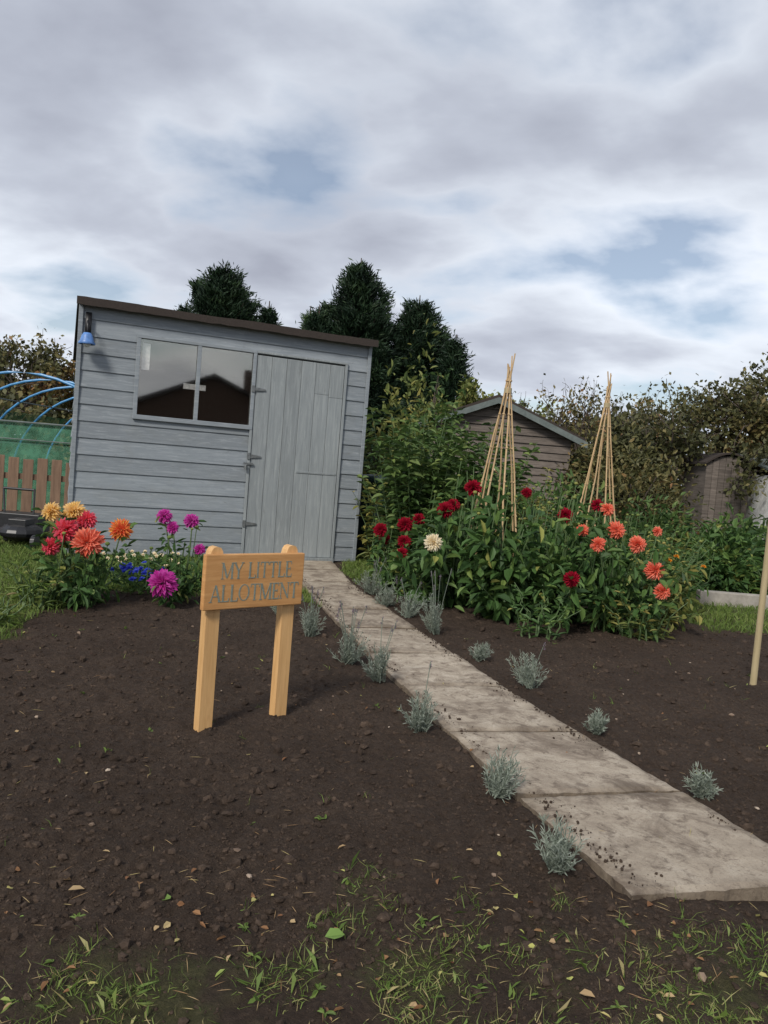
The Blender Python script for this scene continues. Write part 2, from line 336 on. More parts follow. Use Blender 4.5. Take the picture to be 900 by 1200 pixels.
# ---------------------------------------------------------------- grass
mb=MB()
n=75000; x=rng.uniform(-1.6,2.0,n); y=rng.uniform(1.0,2.0,n)
sme=1-soilmask(x,y); cl=sm(.44,.66,vn(x,y,.13,21)*.6+vn(x,y,.04,22)*.4)
k=(rng.random(n)<(sme*.05+cl*sme**.7*.8))&(pathmask(x,y)<.1); x,y=x[k],y[k]; n=len(x)
D=nrm(np.stack([rng.normal(0,.6,n),rng.normal(0,.6,n),rng.uniform(.15,1,n)],-1))
blades(mb,np.stack([x,y,gh(x,y)-.003],-1),D,.012+.045*rng.random(n)**1.6,rng.uniform(.0011,.0024,n),0,np.clip(rng.random(n)**.8+.3*(vn(x,y,.2,23)-.5),0,1))
for q in range(60):
    cx=rng.uniform(-1.0,1.5); cy=rng.uniform(1.15,1.62)+.12*cx
    m=rng.integers(4,9); an=rng.uniform(0,6.28,m); P=np.tile([cx,cy,float(gh(np.array(cx),np.array(cy)))+.002],(m,1))
    leaves(mb,P,np.stack([np.cos(an),np.sin(an),rng.uniform(.15,.7,m)],-1),np.tile([0,0,1.],(m,1)),rng.uniform(.008,.022,m),rng.uniform(.004,.009,m),0,rng.uniform(.1,.6,m),curl=.3)
for q in range(90):
    cy=rng.uniform(1.6,4.6); cx=rng.uniform(-.55,.62)*cy
    if pathmask(cx,cy)>.05: continue
    n=rng.integers(2,7); P=np.stack([cx+rng.normal(0,.006,n),cy+rng.normal(0,.006,n),np.full(n,gh(np.array(cx),np.array(cy)))],-1)
    if q%3: blades(mb,P,nrm(rng.normal(0,.6,(n,3))+[0,0,.5]),rng.uniform(.012,.05,n),.0022,0,rng.random(n))
    else: leaves(mb,P,nrm(rng.normal(0,.6,(n,3))+[0,0,.5]),np.tile([0,0,1.],(n,1)),rng.uniform(.008,.020,n),rng.uniform(.005,.011,n),0,rng.random(n)*.6)
mb.build('grass',[M['grass']],False)
mb=MB()
n=90000; x=-1.5-rng.random(n)*4.2; y=rng.uniform(3.0,9,n)
k=rng.random(n)<(1-soilmask(x,y))
x2=rng.uniform(-1.9,-.35,20000); y2=rng.uniform(4.9,7.2,20000); k2=(rng.random(20000)<(1-soilmask(x2,y2))*.7)&(pathmask(x2,y2)<.05)
x3=rng.uniform(2.1,5.5,26000); y3=rng.uniform(5.3,8.5,26000); k3=rng.random(26000)<(1-soilmask(x3,y3))
x4=rng.uniform(-.35,.6,7000);y4=rng.uniform(6.3,8.6,7000);k4=pathmask(x4,y4)<.05
x=np.concatenate([x[k],x2[k2],x3[k3],x4[k4]]); y=np.concatenate([y[k],y2[k2],y3[k3],y4[k4]]); n=len(x)
blades(mb,np.stack([x,y,gh(x,y)-.003],-1),nrm(np.stack([rng.normal(0,.4,n),rng.normal(0,.4,n),np.ones(n)],-1)),rng.uniform(.03,.075,n),.005,0,np.clip(rng.random(n)*.6+.3*vn(x,y,.5,5),0,1))
mb.build('lawn_grass',[M['grass']],False)
# fallen leaves and straw
mb=MB(); n=170; y=rng.uniform(1.2,4.4,n); y[:110]=rng.uniform(1.2,1.8,110); x=rng.uniform(-.5,.62,n)*y*.95
P=np.stack([x,y,gh(x,y)+.007+.035*pathmask(x,y)],-1); D=rdir(n)*[1,1,.15]
leaves(mb,P,D,nrm(rng.normal(0,.35,(n,3))+[0,0,1]),rng.uniform(.007,.024,n),rng.uniform(.005,.016,n),0,rng.random(n)**.8,curl=.28)
n=420; y=rng.uniform(1.2,4.2,n); y[:230]=rng.uniform(1.2,1.85,230); x=rng.uniform(-.55,.65,n)*y; P=np.stack([x,y,gh(x,y)+.006+.035*pathmask(x,y)],-1)
leaves(mb,P,rdir(n)*[1,1,.12],np.tile([0,0,1.],(n,1)),rng.uniform(.01,.045,n),.0016,0,rng.uniform(.45,.8,n),curl=.05)
leaves(mb,np.array([[-.05,1.53,.02],[1.02,1.62,.03],[.45,1.42,.02],[-.62,1.62,.02]]),np.array([[.9,.4,.05],[.7,.6,.1],[.9,-.2,.1],[.8,.5,0]]),np.array([[0,-.3,1.],[0,-.2,1],[0,0,1],[0,0,1]]),np.array([.045,.05,.03,.035]),np.array([.03,.04,.022,.02]),0,np.array([1.,.2,.6,.65]))
mb.build('fallen_leaves',[M['dead']],False)

# ---------------------------------------------------------------- main shed
def emp(name,loc=(0,0,0),rz=0):
    e=bpy.data.objects.new(name,None); scene.collection.objects.link(e); e.location=loc; e.rotation_euler=(0,0,rz); e.empty_display_size=.2; return e
ang=math.atan2(.389,.921)
shed=emp('garden_shed',(-2.69,6.585,0),ang)
W=2.62;H=2.15;DP=1.8;HB=1.85
def clad(mb,x0,x1,z0,z1,r0,r1,y=0,mat=0,var=.5,th=.0165,tt=.006):
    f=lambda z: -(th+(tt-th)*(z-r0)/(r1-r0))
    v=[(x0,y+f(z0),z0),(x1,y+f(z0),z0),(x1,y,z0),(x0,y,z0),(x0,y+f(z1),z1),(x1,y+f(z1),z1),(x1,y,z1),(x0,y,z1)]
    mb.add(v,BF,mat,var)
mb=MB(); dx0,dx1,dz1=1.515,2.383,1.925; wx0,wx1,wz0,wz1=.49,1.505,1.262,1.925
E=.1435; r=0; z=.02
while z<H-.01:
    z2=min(z+E,H); v=rng.uniform(.1,.9)
    def pc(a,b,lo,hi):
        if hi-lo>.004: clad(mb,a,b,lo,hi,z,z+E,var=v)
    if z>=dz1-1e-6: pc(0,W,z,z2)
    else:
        pc(dx1,W,z,z2)
        if z2>dz1: pc(0,wx0,z,z2); pc(wx0,dx1,dz1,z2)
        elif z2<=wz0: pc(0,dx0,z,z2)
        else:
            pc(0,wx0,z,z2); pc(wx1,dx0,z,z2)
            if z<wz0: pc(wx0,wx1,z,wz0)
    z=z2
mb.build('front_cladding',[M['paint']],parent=shed)
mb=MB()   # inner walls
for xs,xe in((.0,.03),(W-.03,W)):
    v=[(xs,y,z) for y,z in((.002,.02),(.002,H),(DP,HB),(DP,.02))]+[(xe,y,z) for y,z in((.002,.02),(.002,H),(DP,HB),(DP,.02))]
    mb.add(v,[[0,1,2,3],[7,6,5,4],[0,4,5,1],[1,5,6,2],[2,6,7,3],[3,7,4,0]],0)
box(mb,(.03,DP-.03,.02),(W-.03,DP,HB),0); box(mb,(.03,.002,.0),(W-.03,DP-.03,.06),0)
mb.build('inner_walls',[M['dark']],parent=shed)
mb=MB() # side cladding
for side in(0,1):
    z=.02
    while z<H-.02:
        z2=min(z+E,H); yb=DP if z2<HB else DP*(H-z2)/(H-HB); yb=max(yb,.05)
        s=-1 if side==0 else 1; xb=-.001 if side==0 else W+.001
        v=[(xb,0,z),(xb+s*.02,0,z),(xb+s*.02,yb,z),(xb,yb,z),(xb,0,z2),(xb+s*.005,0,z2),(xb+s*.005,yb,z2),(xb,yb,z2)]
        mb.add(v,BF,0,rng.random()); z=z2
box(mb,(.0,DP+.001,.02),(W,DP+.02,HB),0)
mb.build('side_cladding',[M['paint']],parent=shed)
mb=MB()
box(mb,(-.024,-.030,.01),(.012,-.0175,H-.005),0,.5); box(mb,(W-.012,-.030,.01),(W+.024,-.0175,H-.005),0,.6)
for a,b in(((wx0-.035,-.040,wz0-.04),(wx1+.01,-.018,wz0)),((wx0-.035,-.040,wz1),(wx1+.01,-.018,wz1+.03)),((wx0-.035,-.038,wz0),(wx0+.0,-.018,wz1)),((wx1-.022,-.038,wz0),(wx1+.008,-.018,wz1)),(((wx0+wx1)/2-.02,-.038,wz0),((wx0+wx1)/2+.015,-.015,wz1))):
    box(mb,a,b,0,.7)
mb.build('trim',[M['paint']],parent=shed,bevel=.003)
mb=MB(); box(mb,(wx0,-.012,wz0),(wx1-.022,-.008,wz1)); mb.build('window_panes',[M['glass']],parent=shed)
mb=MB(); box(mb,(wx0+.02,.012,1.66),(wx0+.085,.016,1.89),0); box(mb,(wx0+.40,.1,1.54),(wx0+.60,.11,1.59),0); mb.build('window_papers',[M['white']],parent=shed)
mb=MB(); xs=np.linspace(dx0+.006,dx1-.006,7)
for k in range(6):
    if k>=4:
        zs=[.05,.86,1.62,1.915] if k==4 else [.05,.86,1.60,1.915]
    else: zs=[.05,1.915]
    for a,b in zip(zs[:-1],zs[1:]):
        o=rng.uniform(0,.003)
        box(mb,(xs[k]+.0015,-.026-o,a+.001),(xs[k+1]-.0015,-.004,b-.001),0,rng.uniform(.2,1))
box(mb,(dx0+.45,-.034,.86-.004),(dx1-.02,-.0295,.875),0,.3)
mb.build('door',[M['door']],parent=shed,bevel=.0025)
mb=MB()
box(mb,(dx0-.022,-.0365,.05),(dx0+.002,-.0175,1.93),0,.6); box(mb,(dx1-.002,-.0365,.05),(dx1+.022,-.0175,1.93),0,.6); box(mb,(dx0-.022,-.037,1.9305),(dx1+.022,-.0175,1.95),0,.6)
box(mb,(dx0-.02,-.06,.0),(dx1+.02,-.002,.048),0,.2)
mb.build('door_frame',[M['door']],parent=shed,bevel=.002)
mb=MB()
for zz in(1.60,.98,.35):
    box(mb,(dx0-.030,-.046,zz-.03),(dx0-.002,-.0375,zz+.03),0); prism(mb,[(dx0,zz-.018),(dx0+.10,zz-.007),(dx0+.10,zz+.007),(dx0,zz+.018)],-.040,-.030,0)
box(mb,(dx0-.06,-.050,.90),(dx0+.03,-.0385,.918),0); tube(mb,[(dx0-.04,-.055,.895),(dx0-.04,-.055,.85)],.014,8)
mb.build('hinges',[M['metal']],parent=shed)
mb=MB()
def roofq(y0,z0,y1,z1,x0,x1,t): 
    v=[(x0,y0,z0),(x1,y0,z0),(x1,y1,z1),(x0,y1,z1),(x0,y0,z0+t),(x1,y0,z0+t),(x1,y1,z1+t),(x0,y1,z1+t)]; mb.add(v,BF,0)
roofq(-.09,H+.012,DP+.08,HB-.01,-.04,W+.05,.03)
nn=40; xx=np.linspace(-.045,W+.055,nn); lo=H-.02+rng.uniform(-.006,.004,nn); hi=H+.044+.004*np.sin(xx*5)+rng.uniform(-.002,.002,nn)
for q in range(nn-1):
    v=[(xx[q],-.103,lo[q]),(xx[q+1],-.103,lo[q+1]),(xx[q+1],-.0905,lo[q+1]),(xx[q],-.0905,lo[q]),(xx[q],-.103,hi[q]),(xx[q+1],-.103,hi[q+1]),(xx[q+1],-.0905,hi[q+1]),(xx[q],-.0905,hi[q])]
    mb.add(v,[[0,3,2,1],[4,5,6,7],[0,1,5,4],[2,3,7,6]]+([[3,0,4,7]] if q==0 else [])+([[1,2,6,5]] if q==nn-2 else []),0)
mb.build('roof',[M['felt']],parent=shed)
mb=MB() # lantern
tube(mb,[(.06,-.03,1.98),(.05,-.10,2.0),(.05,-.13,1.96),(.05,-.13,1.90)],.008,6,0); box(mb,(.03,-.045,1.86),(.08,-.033,2.08),0)
v=[];R=[(0.0,1.90),(.03,1.895),(.045,1.87),(.055,1.83),(.07,1.81),(.065,1.80)]
for rr,zz in R:
    for q in range(14): v.append((.05+rr*math.cos(q/14*6.283),-.13+rr*math.sin(q/14*6.283),zz))
mb.add(v,[[i*14+q,i*14+(q+1)%14,(i+1)*14+(q+1)%14,(i+1)*14+q] for i in range(5) for q in range(14)],1); ball(mb,(.05,-.13,1.81),.035,2)
mb.build('wall_lantern',[M['black'],M['bluelamp'],M['white']],True,parent=shed)

# ---------------------------------------------------------------- weathered gable shed
g=emp('wooden_shed',(0,0,0)); mb=MB(); cx,fy=1.745,13.0
z=0.0; 
while z<2.2:
    z2=z+.13; zz=min(z2,2.2); hw=1.30 if z<1.66 else max(1.46*(2.25-zz)/.6,.03)
    hb=1.30 if z<1.66 else min(1.3,1.46*(2.25-z)/.6)
    o=rng.uniform(-.004,.004)
    v=[(cx-hb,fy-.032+o,z),(cx+hb,fy-.032+o,z),(cx+hb,fy,z),(cx-hb,fy,z),(cx-hw,fy-.006,zz-.006),(cx+hw,fy-.006,zz-.006),(cx+hw,fy,zz-.006),(cx-hw,fy,zz-.006)]
    mb.add(v,BF,0,rng.random()); z=z2
for s in(-1,1): 
    x0=cx+s*1.30; box(mb,(min(x0,x0-s*.05),fy+.001,0),(max(x0,x0-s*.05),fy+3,1.62),0)
prism(mb,[(cx-1.25,0),(cx+1.25,0),(cx+1.25,1.6),(cx,2.2),(cx-1.25,1.6)],fy+.002,fy+.05,0,.2)
mb.build('walls',[M['old']],parent=g)
mb=MB()
for s in(-1,1):
    v=[]
    for y in(fy-.18,fy+3.1):
        v+=[(cx,y,2.27),(cx+s*1.50,y,1.655),(cx+s*1.50,y,1.70),(cx,y,2.32)]
    mb.add(v,[[0,1,2,3],[7,6,5,4],[0,4,5,1],[1,5,6,2],[2,6,7,3],[3,7,4,0]],1)
    v=[]
    for y in(fy-.21,fy-.182):
        v+=[(cx,y,2.17),(cx+s*1.53,y,1.545),(cx+s*1.53,y,1.645),(cx,y,2.27)]
    mb.add(v,[[0,1,2,3],[7,6,5,4],[0,4,5,1],[1,5,6,2],[2,6,7,3],[3,7,4,0]],0)
mb.build('roof',[M['barge'],M['felt']],parent=g)

# small weathered hut and greenhouse at the right
mb=MB(); hx,hy=5.03,11.4
for k in range(7):
    a=-.33+.094*k; top=1.42+.12*(1-((a+.05)/.33)**2)
    box(mb,(hx+a,hy,0),(hx+a+.088,hy+.02,top),0,rng.random())
box(mb,(hx-.31,hy+.021,0),(hx+.31,hy+.9,1.38),0,.2)
arc=[(hx-.37+.74*q/10,1.40+.17*math.sin(math.pi*q/10)) for q in range(11)]
prism(mb,arc+[(a,b+.03) for a,b in arc[::-1]],hy-.05,hy+1,1)
mb.build('weathered_hut',[M['old'],M['felt']])
mb=MB(); gx0,gy0=5.45,10.9
for k in range(6): box(mb,(gx0+k*.45,gy0,.0),(gx0+k*.45+.035,gy0+.035,1.3),0)
for zz in(0.0,.65,1.3): box(mb,(gx0,gy0-.005,zz),(gx0+2.28,gy0+.03-.002,zz+.035),0)
v=[(gx0-.05,gy0-.05,1.34),(gx0+2.35,gy0-.05,1.34),(gx0+2.35,gy0+1.2,1.6),(gx0-.05,gy0+1.2,1.6)]; v+= [(a,b,c+.03) for a,b,c in v]
mb.add(v,BF,1); box(mb,(gx0+.01,gy0+.012,.04),(gx0+2.2,gy0+.018,1.3),2); box(mb,(gx0+.01,gy0+1.15,0),(gx0+2.2,gy0+1.2,1.58),3); box(mb,(gx0,gy0+.04,0),(gx0+.03,gy0+1.15,1.3),0)
mb.build('greenhouse',[M['white'],M['barge'],M['glass'],M['dark']])
mb=MB(); box(mb,(2.85,6.75,-.02),(5.6,6.85,.12)); mb.build('concrete_edging',[M['concrete']],bevel=.008)

# ---------------------------------------------------------------- sign
sg=emp('garden_sign',(-.462,2.784,0),math.atan2(.656,.755))
mb=MB()
for xx,o in((-.1575,.0),(.1575,.003)):
    w=.026; t=.019
    pr=[(-w,-.12),(w,-.12),(w,.635),(w-.004,.652),(w-.012,.664),(0,.668),(-w+.012,.664),(-w+.004,.652),(-w,.635)]
    prism(mb,[(xx+a,b+o) for a,b in pr],-t,t,0,.5+o*50)
mb.build('posts',[M['postwood']],parent=sg,bevel=.002)
mb=MB(); box(mb,(-.212,-.042,.448),(.200,-.0195,.644)); mb.build('board',[M['signwood']],parent=sg,bevel=.004)
GL={'M':(1.05,[(.12,0,.12,1,.06),(.93,0,.93,1,.13),(.14,1,.52,.05,.13),(.52,.05,.92,1,.055)],[(.12,0),(.93,0),(.10,1),(.95,1)]),
'Y':(.85,[(.43,0,.43,.48,.12),(.08,1,.43,.46,.13),(.78,1,.43,.46,.06)],[(.43,0),(.10,1),(.76,1)]),
'L':(.70,[(.18,0,.18,1,.12),(.12,.025,.62,.025,.055),(.62,0,.65,.22,.05)],[(.18,1),(.18,0)]),
'I':(.38,[(.19,0,.19,1,.12)],[(.19,0),(.19,1)]),
'T':(.80,[(.40,0,.40,1,.12),(.06,.975,.74,.975,.055),(.06,.98,.04,.80,.045),(.74,.98,.76,.80,.045)],[(.40,0)]),
'E':(.70,[(.18,0,.18,1,.12),(.12,.025,.62,.025,.055),(.12,.975,.60,.975,.055),(.18,.52,.50,.52,.05),(.60,.98,.61,.80,.045),(.62,0,.64,.2,.045),(.50,.42,.50,.62,.04)],[(.18,0),(.18,1)]),
'A':(.90,[(.10,0,.46,1,.055),(.46,1,.82,0,.13),(.22,.34,.66,.34,.05)],[(.10,0),(.82,0)]),
'N':(.92,[(.14,0,.14,1,.055),(.78,0,.78,1,.055),(.12,1,.78,.02,.13)],[(.14,0),(.10,1),(.78,1)])}
mb=MB(); cnt=[0]
def stroke(x0,z0,x1,z1,w,ox,oz,s,sx):
    w*=1.12; cnt[0]+=1; y1=-.0426-.00006*(cnt[0]%20)
    if abs(z1-z0)<.1: d=[(x0,z0-w/2),(x1,z0-w/2),(x1,z1+w/2),(x0,z1+w/2)]
    else: d=[(x0-w/2,z0),(x0+w/2,z0),(x1+w/2,z1),(x1-w/2,z1)]
    prism(mb,[(ox+a*s*sx,oz+b*s) for a,b in d],y1,-.0415)
def text(t,x0,x1,z,s):
    tot=sum(1.0 if c=='O' else .4 if c==' ' else GL[c][0] for c in t); sx=(x1-x0)/s/tot; ox=x0
    for c in t:
        if c==' ': ox+=.4*s*sx; continue
        if c=='O':
            cnt[0]+=1; y1=-.0426-.00006*(cnt[0]%20); K=24
            for q in range(K):
                a,b=q/K*6.2832,(q+1)/K*6.2832; po=[]
                for an,ro,rx in((a,.5,.46),(b,.5,.46),(b,.45,.34),(a,.45,.34)): po.append((ox+(.5+rx*math.cos(an))*s*sx,z+(.5+ro*math.sin(an))*s))
                prism(mb,po,y1,-.0415)
            ox+=1.0*s*sx; continue
        w,st,se=GL[c]
        for a in st: stroke(*a,ox,z,s,sx)
        for a,b in se: stroke(a-.12,b+(.02 if b<.5 else -.02),a+.12,b+(.02 if b<.5 else -.02),.04,ox,z,s,sx)
        ox+=w*s*sx
text('MY LITTLE',-.150,.146,.557,.058); text('ALLOTMENT',-.190,.180,.476,.060)
mb.build('lettering',[M['letter']],parent=sg)

# ---------------------------------------------------------------- fence, tunnel, mower, bin
mb=MB(); a=np.array([-3.02,8.05]); b=np.array([-5.6,7.25]); L=np.linalg.norm(b-a); d=(b-a)/L; nrmv=np.array([-d[1],d[0]])
k=0; s=0
while s<L:
    p=a+d*s; h=.77+rng.uniform(-.02,.02); tl=rng.uniform(-.02,.02)
    obox(mb,(p[0],p[1],h/2),(.098,.016,h),[(d[0],d[1],tl),(nrmv[0],nrmv[1],0),(0,0,1)],0,rng.random()); s+=.135
for zz in(.2,.58): obox(mb,(*((a+b)/2+nrmv*(-.025)),zz),(L,.03,.06),[(d[0],d[1],0),(nrmv[0],nrmv[1],0),(0,0,1)],0,.3)
mb.build('picket_fence',[M['fence']],bevel=.003)
mb=MB()
hp=lambda t,yy:(-4.25+1.45*math.cos(t),yy,1.72*max(math.sin(t),0)**.8)
for yy in(8.9,9.7,10.6,11.6,12.7): tube(mb,[hp(t,yy) for t in np.linspace(0,math.pi,25)],.016,8,0)
for t in(.9,1.57,2.2,2.7): tube(mb,[hp(t,8.9),hp(t,12.7)],.010,6,2)
v=[(-4.25+1.46*math.cos(t),yy,1.73*math.sin(t)**.8) for yy in np.linspace(8.92,12.6,8) for t in np.linspace(2.35,3.1,6)]
mb.add(v,[[i*6+j,i*6+j+1,i*6+7+j,i*6+6+j] for i in range(7) for j in range(5)],1)
v=[(x,8.93,z) for z in np.linspace(0,1.15,5) for x in np.linspace(-5.6,-3.0,12)]
mb.add(v,[[i*12+j,i*12+j+1,i*12+13+j,i*12+12+j] for i in range(4) for j in range(11)],1)
tube(mb,[(-5.6,8.9,1.15),(-3,8.9,1.15)],.012,6,2); tube(mb,[(-5.6,8.9,.95),(-3,8.9,.95)],.008,6,2)
mb.build('fruit_cage_tunnel',[M['blue'],M['net'],M['barge']])
mb=MB(); mx,my=-3.25,6.9
ball(mb,(mx,my,.13),.2,0,.5,14,8,(.95,1.0,.42)); box(mb,(mx-.08,my-.1,.18),(mx+.08,my+.08,.25))
for sx in(-1,1):
    for sy in(-1,1): tube(mb,[(mx+sx*.17,my+sy*.14,.065),(mx+sx*.205,my+sy*.14,.065)],.065,12,0)
    tube(mb,[(mx-.12+sx*.13,my+.2,.15),(mx-.28+sx*.15,my+.5,.48)],.011,6,0)
tube(mb,[(mx-.43,my+.5,.48),(mx-.13,my+.5,.48)],.014,6,0); box(mb,(mx-.36,my+.2,.10),(mx+.06,my+.45,.27),0)
mb.build('lawn_mower',[M['black']],False,bevel=.006)
mb=MB(); v=[];R=[(.26,0),(.24,.3),(.21,.62),(.20,.80),(.215,.805),(.215,.86),(.19,.88),(0.02,.90)]
for rr,zz in R:
    for q in range(20): v.append((-.07+rr*math.cos(q/20*6.283),8.15+rr*math.sin(q/20*6.283),zz))
mb.add(v,[[i*20+q,i*20+(q+1)%20,(i+1)*20+(q+1)%20,(i+1)*20+q] for i in range(7) for q in range(20)],0); mb.build('compost_bin',[M['bin']],True)

# tripods and stake
def tripod(cx,cy,h,R,n,tilt):
    mb=MB(); ap=np.array([cx+tilt,cy,h])
    for q in range(n):
        a=q/n*6.283+.4; base=np.array([cx+R*math.cos(a),cy+R*math.sin(a),-.05]); d=ap-base; off=np.array([math.cos(a+2),math.sin(a+2),0])*.018
        pts=[base+d*t+off*t+rng.normal(0,.003,3) for t in np.linspace(0,1.0+rng.uniform(.0,.09),8)]
        tube(mb,pts,np.linspace(.0088,.0055,8),7,0,rng.random())
        for t in np.arange(.12,1,.14): p=base+d*t+off*t; tube(mb,[p-d*.003,p+d*.003],.0105,7,0,.2)
    tube(mb,[ap-[0,0,.17],ap-[0,0,.13]],.03,8,1)
    mb.build('bamboo_cane_tripod',[M['cane'],M['stake']])
tripod(.86,6.0,1.80,.28,7,.02); tripod(1.93,7.0,1.85,.28,7,.0)
mb=MB(); tube(mb,[(2.0,3.97,-.1),(2.0,3.97,.6),(2.005,3.98,1.3)],[.018,.017,.015],8); mb.build('wooden_stake',[M['stake']],True)

# ---------------------------------------------------------------- plants
def bloom(mb,c,R,nv,mat,n=70,wid=.36,maxp=2.0):
    i=np.arange(n)+.5; ph=maxp*(i/n)**.62; th=i*2.39996
    nv=nrm(np.array(nv,float)); u=nrm(np.cross(nv,[.13,.2,1.])); w=np.cross(nv,u)
    D=np.cos(ph)[:,None]*nv+np.sin(ph)[:,None]*(np.cos(th)[:,None]*u+np.sin(th)[:,None]*w)
    N=nv[None]-D*(D@nv)[:,None]+.01*rdir(n); L=R*(.55+.5*np.sin(np.minimum(ph,1.57)))*rng.uniform(.88,1.1,n)
    P=np.array(c)[None]+D*R*.12-nv*R*.25
    D=D+rng.normal(0,.09,(n,3))
    leaves(mb,P,D,N,L,R*wid*(.5+.6*np.sin(np.minimum(ph,1.57))),mat,rng.uniform(0,.35,n),rng.uniform(.5,1,n),curl=.18,fold=.28)
def dahlia(c,rx,h,nl,blooms,leafL=.10,lm='dah',pm=(),seed=0,buds=4,low=.05,bs=1.):
    mb=MB(); c=np.array([c[0],c[1],0.]); mats=[M['stem'],M[lm]]+[M[p] for p in pm]
    tips=[]
    for k in range(max(9,int(nl/34))):
        a=rng.uniform(0,6.283); r=rx*rng.uniform(.15,1.05); hh=h*rng.uniform(.45,1.12)*(1-.3*(r/rx)**2)
        t=np.linspace(0,1,7); e=c+[r*math.cos(a),r*math.sin(a),hh]
        pts=c+np.stack([(e-c)[0]*t**1.4,(e-c)[1]*t**1.4,hh*t],-1); tube(mb,pts,np.linspace(.009,.004,7),5,0); tips.append(pts)
    for (p,R,mk,nv) in blooms:
        p=np.array(p,float); b=c+[(p-c)[0]*.3,(p-c)[1]*.3,0]; t=np.linspace(0,1,7)[:,None]; pts=b+(p-b)*[1,1,1]*t; pts[:,0]+=.02*np.sin(t[:,0]*3); 
        pts[-1]=p-nrm(np.array(nv,float))*R*.2
        tube(mb,pts,np.linspace(.008,.0035,7),5,0); tips.append(pts)
    for _ in range(buds):
        a=rng.uniform(0,6.283); r=rx*rng.uniform(.1,.95); p=c+[r*math.cos(a),r*math.sin(a),h*rng.uniform(.85,1.18)]
        tube(mb,[p-[.02,0,.25],p],.003,5,0); ball(mb,p,rng.uniform(.010,.016),1,rng.uniform(.85,1),8,5,(1,1,.8))
    T=np.array(tips); n=nl; idx=rng.integers(0,len(T),n); f=rng.uniform(low,1,n)**.8*6; i0=np.minimum(f.astype(int),5); fr=(f-i0)[:,None]
    P=T[idx,i0]*(1-fr)+T[idx,i0+1]*fr
    outw=nrm((P-c)*[1,1,0]+1e-4); D=nrm(outw*.6+rdir(n)*.9+[0,0,-.05])
    P=P+nrm(D*[1,1,.3])*rng.uniform(.01,.09,n)[:,None]*(leafL/.1)
    P[:,2]=np.maximum(P[:,2],.03)
    leaves(mb,P,D,nrm(rng.normal(0,.35,(n,3))+[0,0,1]+outw*.3),leafL*rng.uniform(.45,1.2,n),leafL*.46*rng.uniform(.6,1.15,n),1,np.clip(rng.normal(.45,.24,n)+.35*(vn(P[:,0],P[:,2]+P[:,1],.15,2)-.5),0,1)*.98,curl=.28)
    for (p,R,mk,nv) in blooms:
        R=R*bs; big=R>.045; bloom(mb,p,R,nv,2+list(pm).index(mk),90 if big else 60,.36 if mk!='p_ory' else .25)
    mb.build('dahlia_plant',mats,False)
F=lambda dx=0,dz=.5: (dx,-1,dz)
dahlia((-1.78,4.62),.30,.42,440,[((-1.98,4.55,.565),.054,'p_yel',F(-.3)),((-1.87,4.62,.575),.062,'p_yel',F(.1,.8)),((-1.87,4.5,.47),.070,'p_pnk',F(-.2)),((-1.79,4.62,.53),.056,'p_pnk',F(.2,.9)),
   ((-1.70,4.42,.415),.082,'p_cor',F(.2,.3)),((-1.57,4.6,.485),.064,'p_ory',F(.3,.4)),((-1.93,4.45,.37),.05,'p_pnk',F(-.3,.2))],.08,pm=('p_yel','p_pnk','p_cor','p_ory'))
dahlia((-1.30,4.95),.28,.42,340,[((-1.42,4.95,.56),.048,'p_mag',F(-.2,.7)),((-1.36,4.95,.49),.040,'p_mag',F(0,.6)),((-1.25,5.0,.54),.046,'p_mag',F(.2,.7)),((-1.31,4.62,.185),.082,'p_mag',F(-.1,.6)),((-1.17,4.95,.36),.035,'p_mag',F(.3,.4))],.07,pm=('p_mag',))
dahlia((.12,6.05),.32,.50,420,[((-.02,5.75,.518),.055,'p_red',F(-.3)),((.165,5.7,.577),.06,'p_red',F()),((.165,5.5,.47),.05,'p_red',F(.2)),((.02,5.85,.44),.045,'p_red',F(-.2,.3)),((.27,5.8,.62),.05,'p_red',F(.2,.8))],.09,pm=('p_red',),bs=.9)
dahlia((.55,5.65),.38,.72,800,[((.437,5.5,.725),.06,'p_red',F(-.2,.6)),((.50,5.55,.76),.05,'p_red',F(.2,.8)),((.339,5.05,.52),.060,'p_wht',F(-.1,.35)),((.66,5.8,.894),.065,'p_red',F(.1,.8)),((.14,5.15,.42),.04,'p_red',F(-.4,.2))],.115,pm=('p_red','p_wht'),bs=.92)
dahlia((.88,5.30),.42,.76,1100,[],.125,buds=12)
dahlia((1.25,5.35),.42,.76,950,[((1.28,5.4,.76),.055,'p_red',F(.1,.7)),((1.55,5.6,.84),.048,'p_red',F(.1,.5)),((1.2,4.75,.389),.05,'p_red',F(-.1,.2))],.11,pm=('p_red',),buds=12,bs=.92)
dahlia((1.60,5.18),.44,.62,800,[((1.51,5.2,.83),.05,'p_cor',F(0,.6)),((1.507,4.95,.71),.062,'p_cor',F(.1,.5)),((1.37,4.85,.612),.055,'p_cor',F(-.2,.4)),((1.33,5.1,.68),.045,'p_cor',F(0,.5)),((1.64,4.9,.63),.062,'p_cor',F(.3,.4)),((1.73,4.8,.481),.068,'p_cor',F(.2,.2)),((1.755,4.7,.364),.055,'p_cor',F(.2,.2)),((1.9,5.3,.70),.04,'p_cor',F(.4,.5))],.09,pm=('p_cor',),buds=7,bs=.85)
dahlia((1.98,5.45),.36,.55,520,[],.08,lm='yell',buds=5)
dahlia((.75,6.45),.42,1.0,750,[((.9,6.4,1.02),.035,'p_wht',F())],.11,pm=('p_wht',),buds=10)
dahlia((1.35,6.1),.45,.86,750,[((1.1,6.0,.88),.04,'p_red',F())],.10,pm=('p_red',),buds=16)
dahlia((2.35,6.3),.42,.60,600,[],.08,buds=5); dahlia((2.0,6.5),.42,.72,600,[],.085,buds=6)
